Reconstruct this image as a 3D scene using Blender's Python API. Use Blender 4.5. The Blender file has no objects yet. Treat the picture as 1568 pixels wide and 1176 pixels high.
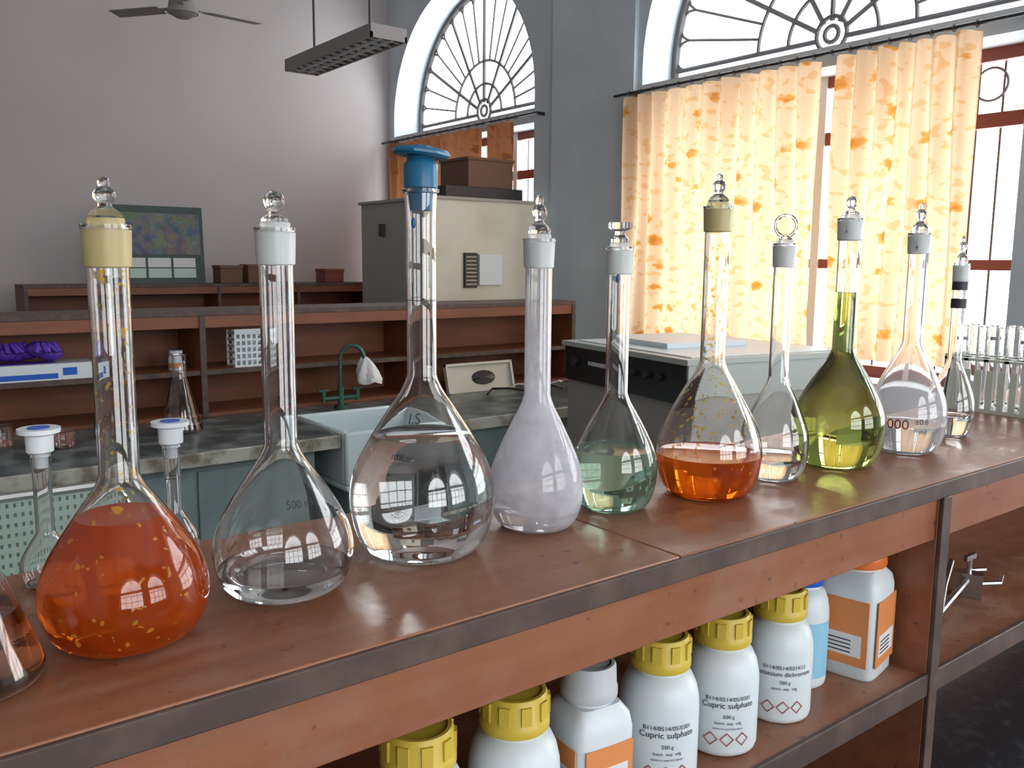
import bpy, bmesh, math, random
from mathutils import Vector, Matrix, Euler
random.seed(4)
D2R = math.pi/180
scene = bpy.context.scene
CT = 1.40     # rack top height

# ------------------------------------------------------------------ materials
def newmat(name):
    m = bpy.data.materials.new(name); m.use_nodes = True
    nt = m.node_tree
    return m, nt, nt.nodes['Principled BSDF'], nt.nodes['Material Output']

def P(name, col, rough=.5, metal=0, trans=0, ior=1.45, n=None, bump=0, coat=0):
    """n=(scale(3-tuple), second colour, lo, hi) noise variation"""
    m, nt, b, o = newmat(name)
    b.inputs['Base Color'].default_value = (*col, 1)
    b.inputs['Roughness'].default_value = rough
    b.inputs['Metallic'].default_value = metal
    b.inputs['Transmission Weight'].default_value = trans
    b.inputs['IOR'].default_value = ior
    b.inputs['Coat Weight'].default_value = coat
    if n:
        tc = nt.nodes.new('ShaderNodeTexCoord'); mp = nt.nodes.new('ShaderNodeMapping')
        mp.inputs['Scale'].default_value = n[0]
        nz = nt.nodes.new('ShaderNodeTexNoise'); nz.inputs['Scale'].default_value = 1
        nz.inputs['Detail'].default_value = 8
        cr = nt.nodes.new('ShaderNodeValToRGB')
        cr.color_ramp.elements[0].position = n[2]; cr.color_ramp.elements[1].position = n[3]
        cr.color_ramp.elements[0].color = (*col, 1); cr.color_ramp.elements[1].color = (*n[1], 1)
        nt.links.new(tc.outputs['Object'], mp.inputs[0]); nt.links.new(mp.outputs[0], nz.inputs['Vector'])
        nt.links.new(nz.outputs[0], cr.inputs[0]); nt.links.new(cr.outputs[0], b.inputs['Base Color'])
        if bump:
            bp = nt.nodes.new('ShaderNodeBump'); bp.inputs['Strength'].default_value = bump
            bp.inputs['Distance'].default_value = .01
            nt.links.new(nz.outputs[0], bp.inputs['Height']); nt.links.new(bp.outputs[0], b.inputs['Normal'])
    return m

def worn_wood(name, c1, c2, wear, rough):
    """laminate with streaky grain, pale worn blotches, dark nicks and uneven gloss"""
    m, nt, b, o = newmat(name); L = nt.links.new
    tc = nt.nodes.new('ShaderNodeTexCoord')
    mp = nt.nodes.new('ShaderNodeMapping'); mp.inputs['Scale'].default_value = (3, 45, 45)
    nz = nt.nodes.new('ShaderNodeTexNoise'); nz.inputs['Scale'].default_value = 1; nz.inputs['Detail'].default_value = 6
    L(tc.outputs['Object'], mp.inputs[0]); L(mp.outputs[0], nz.inputs['Vector'])
    cr = nt.nodes.new('ShaderNodeValToRGB'); cr.color_ramp.elements[0].position = .3; cr.color_ramp.elements[1].position = .7
    cr.color_ramp.elements[0].color = (*c1, 1); cr.color_ramp.elements[1].color = (*c2, 1)
    L(nz.outputs[0], cr.inputs[0])
    n2 = nt.nodes.new('ShaderNodeTexNoise'); n2.inputs['Scale'].default_value = 9; n2.inputs['Detail'].default_value = 12; n2.inputs['Roughness'].default_value = .72
    L(tc.outputs['Object'], n2.inputs['Vector'])
    c2r = nt.nodes.new('ShaderNodeValToRGB'); c2r.color_ramp.elements[0].position = .50; c2r.color_ramp.elements[1].position = .74
    c2r.color_ramp.elements[0].color = (0, 0, 0, 1); c2r.color_ramp.elements[1].color = (.85, .85, .85, 1)
    L(n2.outputs[0], c2r.inputs[0])
    mx = nt.nodes.new('ShaderNodeMix'); mx.data_type = 'RGBA'
    L(c2r.outputs[0], mx.inputs[0]); L(cr.outputs[0], mx.inputs[6]); mx.inputs[7].default_value = (*wear, 1)
    # fine dark nicks and stains
    n3 = nt.nodes.new('ShaderNodeTexNoise'); n3.inputs['Scale'].default_value = 70; n3.inputs['Detail'].default_value = 4
    L(tc.outputs['Object'], n3.inputs['Vector'])
    c3 = nt.nodes.new('ShaderNodeValToRGB'); c3.color_ramp.elements[0].position = .66; c3.color_ramp.elements[1].position = .72
    c3.color_ramp.elements[0].color = (0, 0, 0, 1); c3.color_ramp.elements[1].color = (.7, .7, .7, 1)
    L(n3.outputs[0], c3.inputs[0])
    m3 = nt.nodes.new('ShaderNodeMix'); m3.data_type = 'RGBA'
    L(c3.outputs[0], m3.inputs[0]); L(mx.outputs[2], m3.inputs[6]); m3.inputs[7].default_value = (.06, .03, .02, 1)
    L(m3.outputs[2], b.inputs['Base Color'])
    mr = nt.nodes.new('ShaderNodeMapRange'); mr.inputs[3].default_value = rough-.10; mr.inputs[4].default_value = rough+.25
    mr.inputs[1].default_value = .35; mr.inputs[2].default_value = .65
    L(n2.outputs[0], mr.inputs[0]); L(mr.outputs[0], b.inputs['Roughness'])
    bp = nt.nodes.new('ShaderNodeBump'); bp.inputs['Strength'].default_value = .12; bp.inputs['Distance'].default_value = .002
    L(n3.outputs[0], bp.inputs['Height']); L(bp.outputs[0], b.inputs['Normal'])
    return m

def spotted_glass(name, spot, lo, hi, scale, base=(1,1,1)):
    m, nt, b, o = newmat(name)
    b.inputs['Base Color'].default_value = (*base, 1); b.inputs['Roughness'].default_value = 0
    b.inputs['Transmission Weight'].default_value = 1; b.inputs['IOR'].default_value = 1.45
    d = nt.nodes.new('ShaderNodeBsdfPrincipled'); d.inputs['Base Color'].default_value = (*spot, 1)
    d.inputs['Roughness'].default_value = .2; d.inputs['Transmission Weight'].default_value = .8
    tc = nt.nodes.new('ShaderNodeTexCoord'); nz = nt.nodes.new('ShaderNodeTexNoise')
    nz.inputs['Scale'].default_value = scale; nz.inputs['Detail'].default_value = 2
    cr = nt.nodes.new('ShaderNodeValToRGB'); cr.color_ramp.elements[0].position = lo; cr.color_ramp.elements[1].position = hi
    mx = nt.nodes.new('ShaderNodeMixShader')
    nt.links.new(tc.outputs['Object'], nz.inputs['Vector']); nt.links.new(nz.outputs[0], cr.inputs[0])
    nt.links.new(cr.outputs[0], mx.inputs[0]); nt.links.new(b.outputs[0], mx.inputs[1]); nt.links.new(d.outputs[0], mx.inputs[2])
    nt.links.new(mx.outputs[0], o.inputs[0])
    return m

def liquid(name, tint, body, fac, ior=1.33):
    """coloured solution: tinted refraction plus an added diffuse body colour"""
    m, nt, b, o = newmat(name); L = nt.links.new
    b.inputs['Base Color'].default_value = (*tint, 1); b.inputs['Roughness'].default_value = 0
    b.inputs['Transmission Weight'].default_value = 1; b.inputs['IOR'].default_value = ior
    d = nt.nodes.new('ShaderNodeBsdfDiffuse'); d.inputs[0].default_value = (*body, 1)
    t = nt.nodes.new('ShaderNodeBsdfTranslucent'); t.inputs[0].default_value = (*body, 1)
    a = nt.nodes.new('ShaderNodeMixShader'); a.inputs[0].default_value = .5; L(d.outputs[0], a.inputs[1]); L(t.outputs[0], a.inputs[2])
    mx = nt.nodes.new('ShaderNodeMixShader'); mx.inputs[0].default_value = fac
    L(b.outputs[0], mx.inputs[1]); L(a.outputs[0], mx.inputs[2]); L(mx.outputs[0], o.inputs[0])
    return m

def fog_glass(name, fac, z0, z1, low):
    """condensation: strong on the body, fading above z1; 'low' = amount in the neck"""
    m, nt, b, o = newmat(name); L = nt.links.new
    b.inputs['Roughness'].default_value = .02; b.inputs['Transmission Weight'].default_value = 1
    b.inputs['Base Color'].default_value = (1, 1, 1, 1)
    d = nt.nodes.new('ShaderNodeBsdfDiffuse'); d.inputs[0].default_value = (.95, .95, 1, 1)
    t = nt.nodes.new('ShaderNodeBsdfTranslucent'); t.inputs[0].default_value = (.95, .95, 1, 1)
    a = nt.nodes.new('ShaderNodeMixShader'); a.inputs[0].default_value = .6; L(d.outputs[0], a.inputs[1]); L(t.outputs[0], a.inputs[2])
    tc = nt.nodes.new('ShaderNodeTexCoord'); sp = nt.nodes.new('ShaderNodeSeparateXYZ'); L(tc.outputs['Object'], sp.inputs[0])
    mr = nt.nodes.new('ShaderNodeMapRange'); mr.inputs[1].default_value = z0; mr.inputs[2].default_value = z1
    mr.inputs[3].default_value = fac; mr.inputs[4].default_value = low; L(sp.outputs[2], mr.inputs[0])
    nz = nt.nodes.new('ShaderNodeTexNoise'); nz.inputs['Scale'].default_value = 60; L(tc.outputs['Object'], nz.inputs['Vector'])
    m2 = nt.nodes.new('ShaderNodeMapRange'); m2.inputs[1].default_value = .3; m2.inputs[2].default_value = .7; m2.inputs[3].default_value = .8; m2.inputs[4].default_value = 1.2
    L(nz.outputs[0], m2.inputs[0])
    mu = nt.nodes.new('ShaderNodeMath'); mu.operation = 'MULTIPLY'; L(mr.outputs[0], mu.inputs[0]); L(m2.outputs[0], mu.inputs[1])
    mx = nt.nodes.new('ShaderNodeMixShader'); L(mu.outputs[0], mx.inputs[0])
    L(b.outputs[0], mx.inputs[1]); L(a.outputs[0], mx.inputs[2]); L(mx.outputs[0], o.inputs[0])
    return m

def curtain_mat(name, base, flower, dark, transl):
    m, nt, b, o = newmat(name); nt.nodes.remove(b)
    L = nt.links.new
    tc = nt.nodes.new('ShaderNodeTexCoord')
    mp = nt.nodes.new('ShaderNodeMapping'); mp.inputs['Scale'].default_value = (0.001, 1.0, 1.0)
    L(tc.outputs['Object'], mp.inputs[0])
    vo = nt.nodes.new('ShaderNodeTexVoronoi'); vo.inputs['Scale'].default_value = 5.6; vo.inputs['Randomness'].default_value = .6
    L(mp.outputs[0], vo.inputs['Vector'])
    nz = nt.nodes.new('ShaderNodeTexNoise'); nz.inputs['Scale'].default_value = 26; nz.inputs['Detail'].default_value = 2
    L(mp.outputs[0], nz.inputs['Vector'])
    md = nt.nodes.new('ShaderNodeMath'); md.operation = 'MULTIPLY_ADD'; md.inputs[1].default_value = .42
    L(nz.outputs[0], md.inputs[0]); L(vo.outputs['Distance'], md.inputs[2])
    cr = nt.nodes.new('ShaderNodeValToRGB')
    e = cr.color_ramp.elements
    e[0].position = .29; e[0].color = (*dark, 1)
    e[1].position = .38; e[1].color = (*flower, 1)
    x = e.new(.44); x.color = (*base, 1)
    L(md.outputs[0], cr.inputs[0])
    n2 = nt.nodes.new('ShaderNodeTexNoise'); n2.inputs['Scale'].default_value = 20; n2.inputs['Detail'].default_value = 1
    L(mp.outputs[0], n2.inputs['Vector'])
    c2 = nt.nodes.new('ShaderNodeValToRGB'); c2.color_ramp.elements[0].position = .58; c2.color_ramp.elements[1].position = .63
    c2.color_ramp.elements[1].color = (.5, .5, .5, 1)
    L(n2.outputs[0], c2.inputs[0])
    mc = nt.nodes.new('ShaderNodeMix'); mc.data_type = 'RGBA'
    L(c2.outputs[0], mc.inputs[0]); L(cr.outputs[0], mc.inputs[6]); mc.inputs[7].default_value = (*flower, 1)
    d = nt.nodes.new('ShaderNodeBsdfDiffuse'); t = nt.nodes.new('ShaderNodeBsdfTranslucent')
    L(mc.outputs[2], d.inputs[0]); L(mc.outputs[2], t.inputs[0])
    mx = nt.nodes.new('ShaderNodeMixShader'); mx.inputs[0].default_value = transl
    L(d.outputs[0], mx.inputs[1]); L(t.outputs[0], mx.inputs[2]); L(mx.outputs[0], o.inputs[0])
    return m

M_top = worn_wood('wood_laminate_top', (.22, .085, .042), (.30, .125, .065), (.36, .24, .17), .36)
M_wood = worn_wood('wood_panel', (.21, .072, .03), (.28, .105, .048), (.25, .15, .10), .45)
M_wooddk = P('wood_edge_dark', (.065, .042, .035), .55, n=((20, 20, 20), (.14, .09, .07), .45, .8))
M_woodrear = P('wood_rear', (.23, .075, .032), .5, n=((3, 20, 20), (.15, .052, .024), .3, .7))
M_stone = P('stone_bench', (.06, .075, .075), .3, n=((9, 9, 9), (.26, .29, .28), .45, .8))
M_stoneedge = P('stone_edge', (.42, .42, .37), .5, n=((12, 12, 12), (.16, .14, .10), .45, .65))
M_dkstone = P('dark_stone', (.012, .015, .022), .45, n=((60, 60, 60), (.05, .06, .08), .5, .8))
M_teal = P('teal_paint', (.22, .29, .29), .5, n=((6, 6, 6), (.15, .20, .21), .35, .75))
M_wallb = P('wall_paint_blue', (.55, .61, .65), .8, n=((1.3, 1.3, 1.3), (.42, .47, .51), .35, .75), bump=.15)
M_wallp = P('wall_paint_mauve', (.43, .395, .39), .8, n=((.9, .9, .9), (.39, .355, .35), .35, .75), bump=.1)
M_ceil = P('ceiling_paint', (.6, .58, .56), .9)
M_floor = P('floor_terrazzo', (.16, .16, .17), .4, n=((40, 40, 40), (.28, .27, .26), .45, .7))
M_glass = P('clear_glass', (1, 1, 1), 0, trans=1, ior=1.47)
M_fog = fog_glass('fogged_glass', .44, CT+.12, CT+.24, .12)
M_fog2 = fog_glass('hazy_glass', .22, CT+.06, CT+.15, .02)
M_spot = spotted_glass('droplet_glass', (.95, .62, .08), .65, .68, 160)
M_frost = P('frosted_glass', (.93, .97, .97), .4, trans=.65)
M_frosty = P('frosted_glass_yellow', (.80, .70, .36), .4, trans=.6)
M_lor = liquid('orange_liquid', (1, .24, .012), (1, .16, .008), .48)  # clear solution: diffuse body colour stands in for window light coming through it
M_lor2 = P('faint_orange_liquid', (1, .60, .42), 0, trans=1, ior=1.33)
M_lw = P('water', (.98, 1, 1), 0, trans=1, ior=1.33)
M_lpg = liquid('pale_green_liquid', (.58, .86, .70), (.42, .75, .52), .16)
M_lgr = liquid('green_liquid', (.54, .64, .15), (.36, .42, .06), .06)
M_bluepl = P('blue_plastic', (.01, .12, .23), .35)
M_bluecap = P('blue_cap_plastic', (.01, .1, .5), .35)
M_whitepl = P('white_plastic', (.64, .71, .74), .35)
M_greypl = P('grey_plastic', (.48, .51, .53), .4)
M_yellow = P('yellow_plastic', (.58, .43, .05), .38)
M_orange = P('orange_plastic', (.66, .15, .03), .4)
M_olabel = P('orange_label', (.68, .25, .08), .5)
M_wlabel = P('white_label', (.7, .72, .75), .5)
M_blabel = P('blue_label', (.25, .52, .70), .5)
M_ink = P('black_ink', (.03, .03, .04), .5)
M_redink = P('brown_ink', (.30, .05, .03), .5)
M_dotblue = P('blue_mark', (.03, .10, .3), .4)
M_steel = P('steel', (.5, .5, .5), .3, metal=1)
M_dkmetal = P('dark_metal', (.05, .05, .055), .45, metal=.6)
M_iron = P('iron_bars', (.12, .115, .115), .6)
M_redframe = P('red_brown_frame', (.20, .05, .035), .5)
M_whitefr = P('white_frame', (.6, .6, .6), .6)
M_fan = P('fan_paint', (.25, .23, .23), .5)
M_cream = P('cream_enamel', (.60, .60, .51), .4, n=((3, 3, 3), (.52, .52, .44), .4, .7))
M_greyen = P('grey_enamel', (.32, .315, .29), .45)  # on the cabinet this grey has the shade of its side painted in
M_appl = P('freezer_enamel', (.40, .44, .41), .35)
M_black = P('black_panel', (.012, .012, .014), .3)
M_porc = P('porcelain', (.60, .71, .73), .2)
M_card = P('cardboard', (.15, .08, .05), .8)
M_greenpl = P('pale_green_plastic', (.42, .54, .47), .45)
M_rackpl = P('rack_plastic', (.58, .64, .56), .4)
M_purple = P('purple_nitrile', (.08, .03, .34), .45)
M_cloth = P('white_cloth', (.72, .72, .72), .8)
M_tap = P('green_brass', (.05, .13, .10), .4, metal=.5)
M_cable = P('black_rubber', (.015, .015, .015), .5)
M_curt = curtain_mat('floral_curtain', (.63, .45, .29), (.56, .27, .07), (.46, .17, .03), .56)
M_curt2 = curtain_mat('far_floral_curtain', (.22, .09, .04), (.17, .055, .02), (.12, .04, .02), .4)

# ------------------------------------------------------------------ builder
class B:
    def __init__(s, name):
        s.name = name; s.bm = bmesh.new(); s.mats = []; s.X = Matrix.Identity(4)
    def mi(s, m):
        if m not in s.mats: s.mats.append(m)
        return s.mats.index(m)
    def v(s, p): return s.bm.verts.new(s.X @ Vector(p))
    def f(s, vs, mi, sm=False):
        try:
            fc = s.bm.faces.new(vs); fc.material_index = mi; fc.smooth = sm; return fc
        except ValueError: return None
    def box(s, x0, x1, y0, y1, z0, z1, m, T=None):
        i = s.mi(m); T = T or Matrix.Identity(4)
        c = [s.v(T @ Vector(p)) for p in ((x0,y0,z0),(x1,y0,z0),(x1,y1,z0),(x0,y1,z0),(x0,y0,z1),(x1,y0,z1),(x1,y1,z1),(x0,y1,z1))]
        for q in ((0,3,2,1),(4,5,6,7),(0,1,5,4),(1,2,6,5),(2,3,7,6),(3,0,4,7)): s.f([c[k] for k in q], i)
    def lathe(s, prof, m, c=(0,0,0), seg=48, T=None, close=False):
        i = s.mi(m); T = T or Matrix.Identity(4); C = Matrix.Translation(c) @ T
        rings = []
        for r, z in prof:
            if r < 1e-6: rings.append([s.v(C @ Vector((0,0,z)))])
            else: rings.append([s.v(C @ Vector((r*math.cos(2*math.pi*k/seg), r*math.sin(2*math.pi*k/seg), z))) for k in range(seg)])
        pairs = list(zip(rings[:-1], rings[1:]))
        if close: pairs.append((rings[-1], rings[0]))
        for a, b in pairs:
            for k in range(seg):
                k2 = (k+1) % seg
                if len(a) == 1 and len(b) == 1: continue
                if len(a) == 1: s.f([a[0], b[k2], b[k]], i, True)
                elif len(b) == 1: s.f([a[k], a[k2], b[0]], i, True)
                else: s.f([a[k], a[k2], b[k2], b[k]], i, True)
    def cyl(s, c, r, h, m, seg=24, r2=None, T=None):
        r2 = r if r2 is None else r2
        s.lathe([(0,0),(r,0),(r2,h),(0,h)], m, c, seg, T)
    def ball(s, c, r, m, seg=20, sx=(1,1,1)):
        T = Matrix.Diagonal((*sx, 1))
        s.lathe([(r*math.sin(a*math.pi/12), -r*math.cos(a*math.pi/12)) if 0 < a < 12 else (0, -r*math.cos(a*math.pi/12)) for a in range(13)], m, c, seg, T)
    def tube(s, pts, r, m, seg=8, closed=False):
        i = s.mi(m); pts = [Vector(p) for p in pts]; n = len(pts); rings = []
        up = Vector((0,0,1))
        for k in range(n):
            if closed: t = pts[(k+1)%n]-pts[k-1]
            else: t = pts[min(k+1,n-1)]-pts[max(k-1,0)]
            t.normalize()
            if abs(t.dot(up)) > .95 and k == 0: up = Vector((1,0,0))
            a = t.cross(up)
            if a.length < 1e-4: a = t.cross(Vector((0,1,0)))
            a.normalize(); b = t.cross(a); 
            if not closed: up = a.cross(t) 
            rings.append([s.v(pts[k] + (a*math.cos(2*math.pi*j/seg) + b*math.sin(2*math.pi*j/seg))*r) for j in range(seg)])
        rng = range(n if closed else n-1)
        for k in rng:
            A, Bq = rings[k], rings[(k+1)%n]
            for j in range(seg): s.f([A[j], A[(j+1)%seg], Bq[(j+1)%seg], Bq[j]], i, True)
        if not closed:
            s.f(rings[0], i); s.f(rings[-1][::-1], i)
    def text(s, txt, size, rfun, cx, cy, z0, face, m, align='CENTER'):
        cu = bpy.data.curves.new('t', 'FONT'); cu.body = txt; cu.size = size; cu.align_x = align
        ob = bpy.data.objects.new('t', cu); bpy.context.collection.objects.link(ob)
        dg = bpy.context.evaluated_depsgraph_get(); dg.update()
        me = bpy.data.meshes.new_from_object(ob.evaluated_get(dg))
        i = s.mi(m)
        vs = []
        for q in me.vertices:
            z = z0+q.co.y; r = rfun(z)+.0004; a = face+q.co.x/rfun(z0)
            vs.append(s.v((cx+r*math.cos(a), cy+r*math.sin(a), z)))
        for p in me.polygons: s.f([vs[k] for k in p.vertices], i)
        bpy.data.objects.remove(ob); bpy.data.curves.remove(cu)
    def done(s, bevel=0, recalc=True, sharp=42):
        if recalc: bmesh.ops.recalc_face_normals(s.bm, faces=s.bm.faces)
        me = bpy.data.meshes.new(s.name); s.bm.to_mesh(me); s.bm.free()
        for m in s.mats: me.materials.append(m)
        me.set_sharp_from_angle(angle=sharp*D2R)
        ob = bpy.data.objects.new(s.name, me); bpy.context.collection.objects.link(ob)
        if bevel:
            md = ob.modifiers.new('bev', 'BEVEL'); md.width = bevel; md.segments = 2; md.limit_method = 'ANGLE'; md.angle_limit = 50*D2R
        return ob

# ------------------------------------------------------------------ room shell
XW, YW = 4.9, 8.6
def wall(name, outer, holes, d0, d1, mp, mat):
    cu = bpy.data.curves.new('w', 'CURVE'); cu.dimensions = '2D'; cu.fill_mode = 'BOTH'; cu.extrude = .5
    for loop in [outer]+holes:
        sp = cu.splines.new('POLY'); sp.points.add(len(loop)-1); sp.use_cyclic_u = True
        for k, (u, z) in enumerate(loop): sp.points[k].co = (u, z, 0, 1)
    ob = bpy.data.objects.new('w', cu); bpy.context.collection.objects.link(ob)
    dg = bpy.context.evaluated_depsgraph_get(); dg.update()
    me = bpy.data.meshes.new_from_object(ob.evaluated_get(dg))
    bpy.data.objects.remove(ob)
    for q in me.vertices:
        u, z, e = q.co; q.co = mp(u, d0 if e < 0 else d1, z)
    bm = bmesh.new(); bm.from_mesh(me); bmesh.ops.remove_doubles(bm, verts=bm.verts, dist=1e-5)
    bmesh.ops.recalc_face_normals(bm, faces=bm.faces); bm.to_mesh(me); bm.free()
    me.materials.clear(); me.materials.append(mat)
    for p in me.polygons: p.use_smooth = False
    o2 = bpy.data.objects.new(name, me); bpy.context.collection.objects.link(o2)

ZS, ZC, ZR0, ZR1 = 2.97, 3.10, .95, 2.85
def holes(c, R):
    arch = [(c-R, ZS), (c+R, ZS)] + [(c+R*math.cos(a*math.pi/32), ZC+R*math.sin(a*math.pi/32)) for a in range(33)]
    return [arch, [(c-R, ZR0), (c+R, ZR0), (c+R, ZR1), (c-R, ZR1)]]
def window(name, c, R, mp):
    b = B(name)
    dd = .33
    W = lambda u, z, d=dd: mp(u, d, z)
    def bar(p, q, r, m): b.tube([W(*p), W(*q)], r, m, 6)
    def arc(r, a0, a1, th, m, n=24, cc=None):
        cu, cz = cc or (c, ZC)
        b.tube([W(cu+r*math.cos(a0+(a1-a0)*k/n), cz+r*math.sin(a0+(a1-a0)*k/n)) for k in range(n+1)], th, m, 6)
    # arch
    arc(R-.03, 0, math.pi, .03, M_iron, 40); bar((c-R+.03, ZS+.03), (c+R-.03, ZS+.03), .03, M_iron)
    bar((c-R+.03, ZS+.03), (c-R+.03, ZC), .03, M_iron); bar((c+R-.03, ZS+.03), (c+R-.03, ZC), .03, M_iron)
    for rr in (.05, .11): b.tube([W(c+rr*math.cos(k*math.pi/12), ZC+.03+rr*math.sin(k*math.pi/12)) for k in range(24)], .016, M_iron, 6, True)
    for r in (.24, .42): arc(r*R, 0, math.pi, .014, M_iron)
    for k in range(0, 19):
        a = k*math.pi/18
        if k % 3 == 0: bar((c+.11*math.cos(a), ZC+.11*math.sin(a)), (c+(R-.04)*math.cos(a), ZC+(R-.04)*math.sin(a)), .018, M_iron)
        else: bar((c+.42*R*math.cos(a), ZC+.42*R*math.sin(a)), (c+.90*R*math.cos(a), ZC+.90*R*math.sin(a)), .011, M_iron)
    for k in range(18):
        a = (k+.5)*math.pi/18; rr = .90*R*math.pi/36
        arc(rr, a-math.pi/2, a+math.pi/2, .011, M_iron, 6, (c+.90*R*math.cos(a), ZC+.90*R*math.sin(a)))
    # rectangular casement
    def fb(u0, u1, z0, z1, m, d0=.28, d1=.34):
        cs = [mp(u, d, z) for d in (d0, d1) for z in (z0, z1) for u in (u0, u1)]
        xs, ys, zs = zip(*[tuple(q) for q in cs]); b.box(min(xs), max(xs), min(ys), max(ys), min(zs), max(zs), m)
    fb(c-R, c+R, ZR1-.07, ZR1, M_redframe); fb(c-R, c+R, ZR0, ZR0+.07, M_redframe)
    fb(c-R, c+R, 2.42, 2.50, M_redframe); fb(c-R, c+R, 1.63, 1.69, M_redframe)
    for k in range(5):
        u = c-R+.035+(2*R-.07)*k/4; fb(u-.03, u+.03, ZR0, ZR1, M_redframe if k in (0, 4) else M_whitefr, .27, .33)
    n = int(2*R/.13)
    for k in range(1, n): fb(c-R+2*R*k/n-.006, c-R+2*R*k/n+.006, ZR0, ZR1, M_iron, .36, .37)
    for k in range(4):
        u = c-R+R/4+R/2*k
        b.tube([W(u+.09*math.cos(j*math.pi/12), 2.67+.09*math.sin(j*math.pi/12), .36) for j in range(24)], .008, M_iron, 6, True)
    b.done()
mpE = lambda u, d, z: Vector((XW+d, u, z))
mpS = lambda u, d, z: Vector((u, -4-d, z))
WE = [(3.44, 1.36), (7.28, 1.20), (-.35, 1.30)]
WS = [(-.4, 1.3), (2.9, 1.3)]
H = [h for c, R in WE for h in holes(c, R)]
wall('wall_east', [(-4.4, 0), (9.0, 0), (9.0, 5.0), (-4.4, 5.0)], H, 0, .4, mpE, M_wallb)
H = [h for c, R in WS for h in holes(c, R)]
wall('wall_south', [(-3, 0), (4.9, 0), (4.9, 5.0), (-3, 5.0)], H, 0, .4, mpS, M_wallp)
for k, (c, R) in enumerate(WE): window('window_%d' % (k+1), c, R, mpE)
for k, (c, R) in enumerate(WS): window('window_%d' % (k+4), c, R, mpS)
b = B('wall_north'); b.box(-3, XW, YW, YW+.4, 0, 5, M_wallp); b.done()
b = B('wall_west'); b.box(-3.3, -3, -4.4, 9.0, 0, 5, M_wallp); b.done()
b = B('floor'); b.box(-3.3, 5.3, -4.4, 9.0, -.1, 0, M_floor); b.done()
b = B('ceiling'); b.box(-3.3, 5.3, -4.4, 9.0, 5, 5.1, M_ceil); b.done()
b = B('trim_1'); b.box(XW-.04, XW, 4.85, 5.80, 0, 5, M_wallb); b.done()

# ------------------------------------------------------------------ lights
w = bpy.data.worlds.new('sky'); scene.world = w; w.use_nodes = True
bg = w.node_tree.nodes['Background']; bg.inputs[0].default_value = (.95, .975, 1, 1); bg.inputs[1].default_value = 9.2
def portal(name, loc, rot, sx, sy):
    l = bpy.data.lights.new(name, 'AREA'); l.shape = 'RECTANGLE'; l.size = sx; l.size_y = sy; l.cycles.is_portal = True
    o = bpy.data.objects.new(name, l); o.location = loc; o.rotation_euler = rot; bpy.context.collection.objects.link(o)
for k, (c, R) in enumerate(WE):
    portal('sky_portal_%d' % k, (5.45, c, (ZR0+4.5)/2), (0, 90*D2R, 0), 3.6, 2*R)
for k, (c, R) in enumerate(WS):
    portal('sky_portal_%d' % (k+3), (c, -4.55, (ZR0+4.5)/2), (90*D2R, 0, 0), 2*R, 3.6)

# ------------------------------------------------------------------ curtains & rods
def curtain(name, y0, y1, ztop, zbot, x, mat, folds, seed):
    rnd = random.Random(seed); b = B(name); i = b.mi(mat)
    nu, nz = int(folds*14), 24
    ph = [rnd.uniform(-.9, .9) for _ in range(folds+2)]
    am = [rnd.uniform(.6, 1.2) for _ in range(folds+2)]
    grid = []
    for a in range(nu+1):
        t = a/nu*folds; k = int(t); fr = t-k
        A = am[k]*(1-fr)+am[min(k+1, folds+1)]*fr; p = ph[k]*(1-fr)+ph[min(k+1, folds+1)]*fr
        col = []
        for q in range(nz+1):
            s = q/nz
            off = .040*A*math.sin(2*math.pi*t+p*(.3+s)) * (1-.25*s) + .012*math.sin(5*t+6*s)
            y = y0+(y1-y0)*a/nu + .012*math.sin(4*s+k*(1-fr)+(k+1)*fr)
            z = ztop+(zbot-ztop)*s + (.015*abs(math.sin(math.pi*t)) if q == 0 else 0)
            col.append(b.v((x+off, y, z)))
        grid.append(col)
    for a in range(nu):
        for q in range(nz): b.f([grid[a][q], grid[a+1][q], grid[a+1][q+1], grid[a][q+1]], i, True)
    b.done(recalc=False, sharp=180)
curtain('curtain', 3.20, 4.88, 2.858, 1.1, 4.79, M_curt, 11, 1)
curtain('curtain.001', 2.27, 3.09, 2.858, 1.1, 4.79, M_curt, 7, 2)
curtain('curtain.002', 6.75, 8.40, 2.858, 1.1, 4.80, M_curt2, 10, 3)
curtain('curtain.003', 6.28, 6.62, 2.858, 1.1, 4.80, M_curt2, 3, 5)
for nm, y0, y1 in (('curtain_rod', 2.0, 4.98), ('curtain_rod.001', 5.9, 8.55)):
    b = B(nm); b.tube([(4.79, y0, 2.90), (4.79, y1, 2.90)], .011, M_dkmetal)
    for y in (y0+.05, y1-.15): b.box(4.79, 4.90, y-.012, y+.012, 2.89, 2.915, M_dkmetal)
    y = y0+.3
    while y < y1-.1:
        b.tube([(4.79+.018*math.cos(k*.785), y, 2.897+.018*math.sin(k*.785)) for k in range(8)], .003, M_dkmetal, 5, True); y += .12
    b.done()

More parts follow.
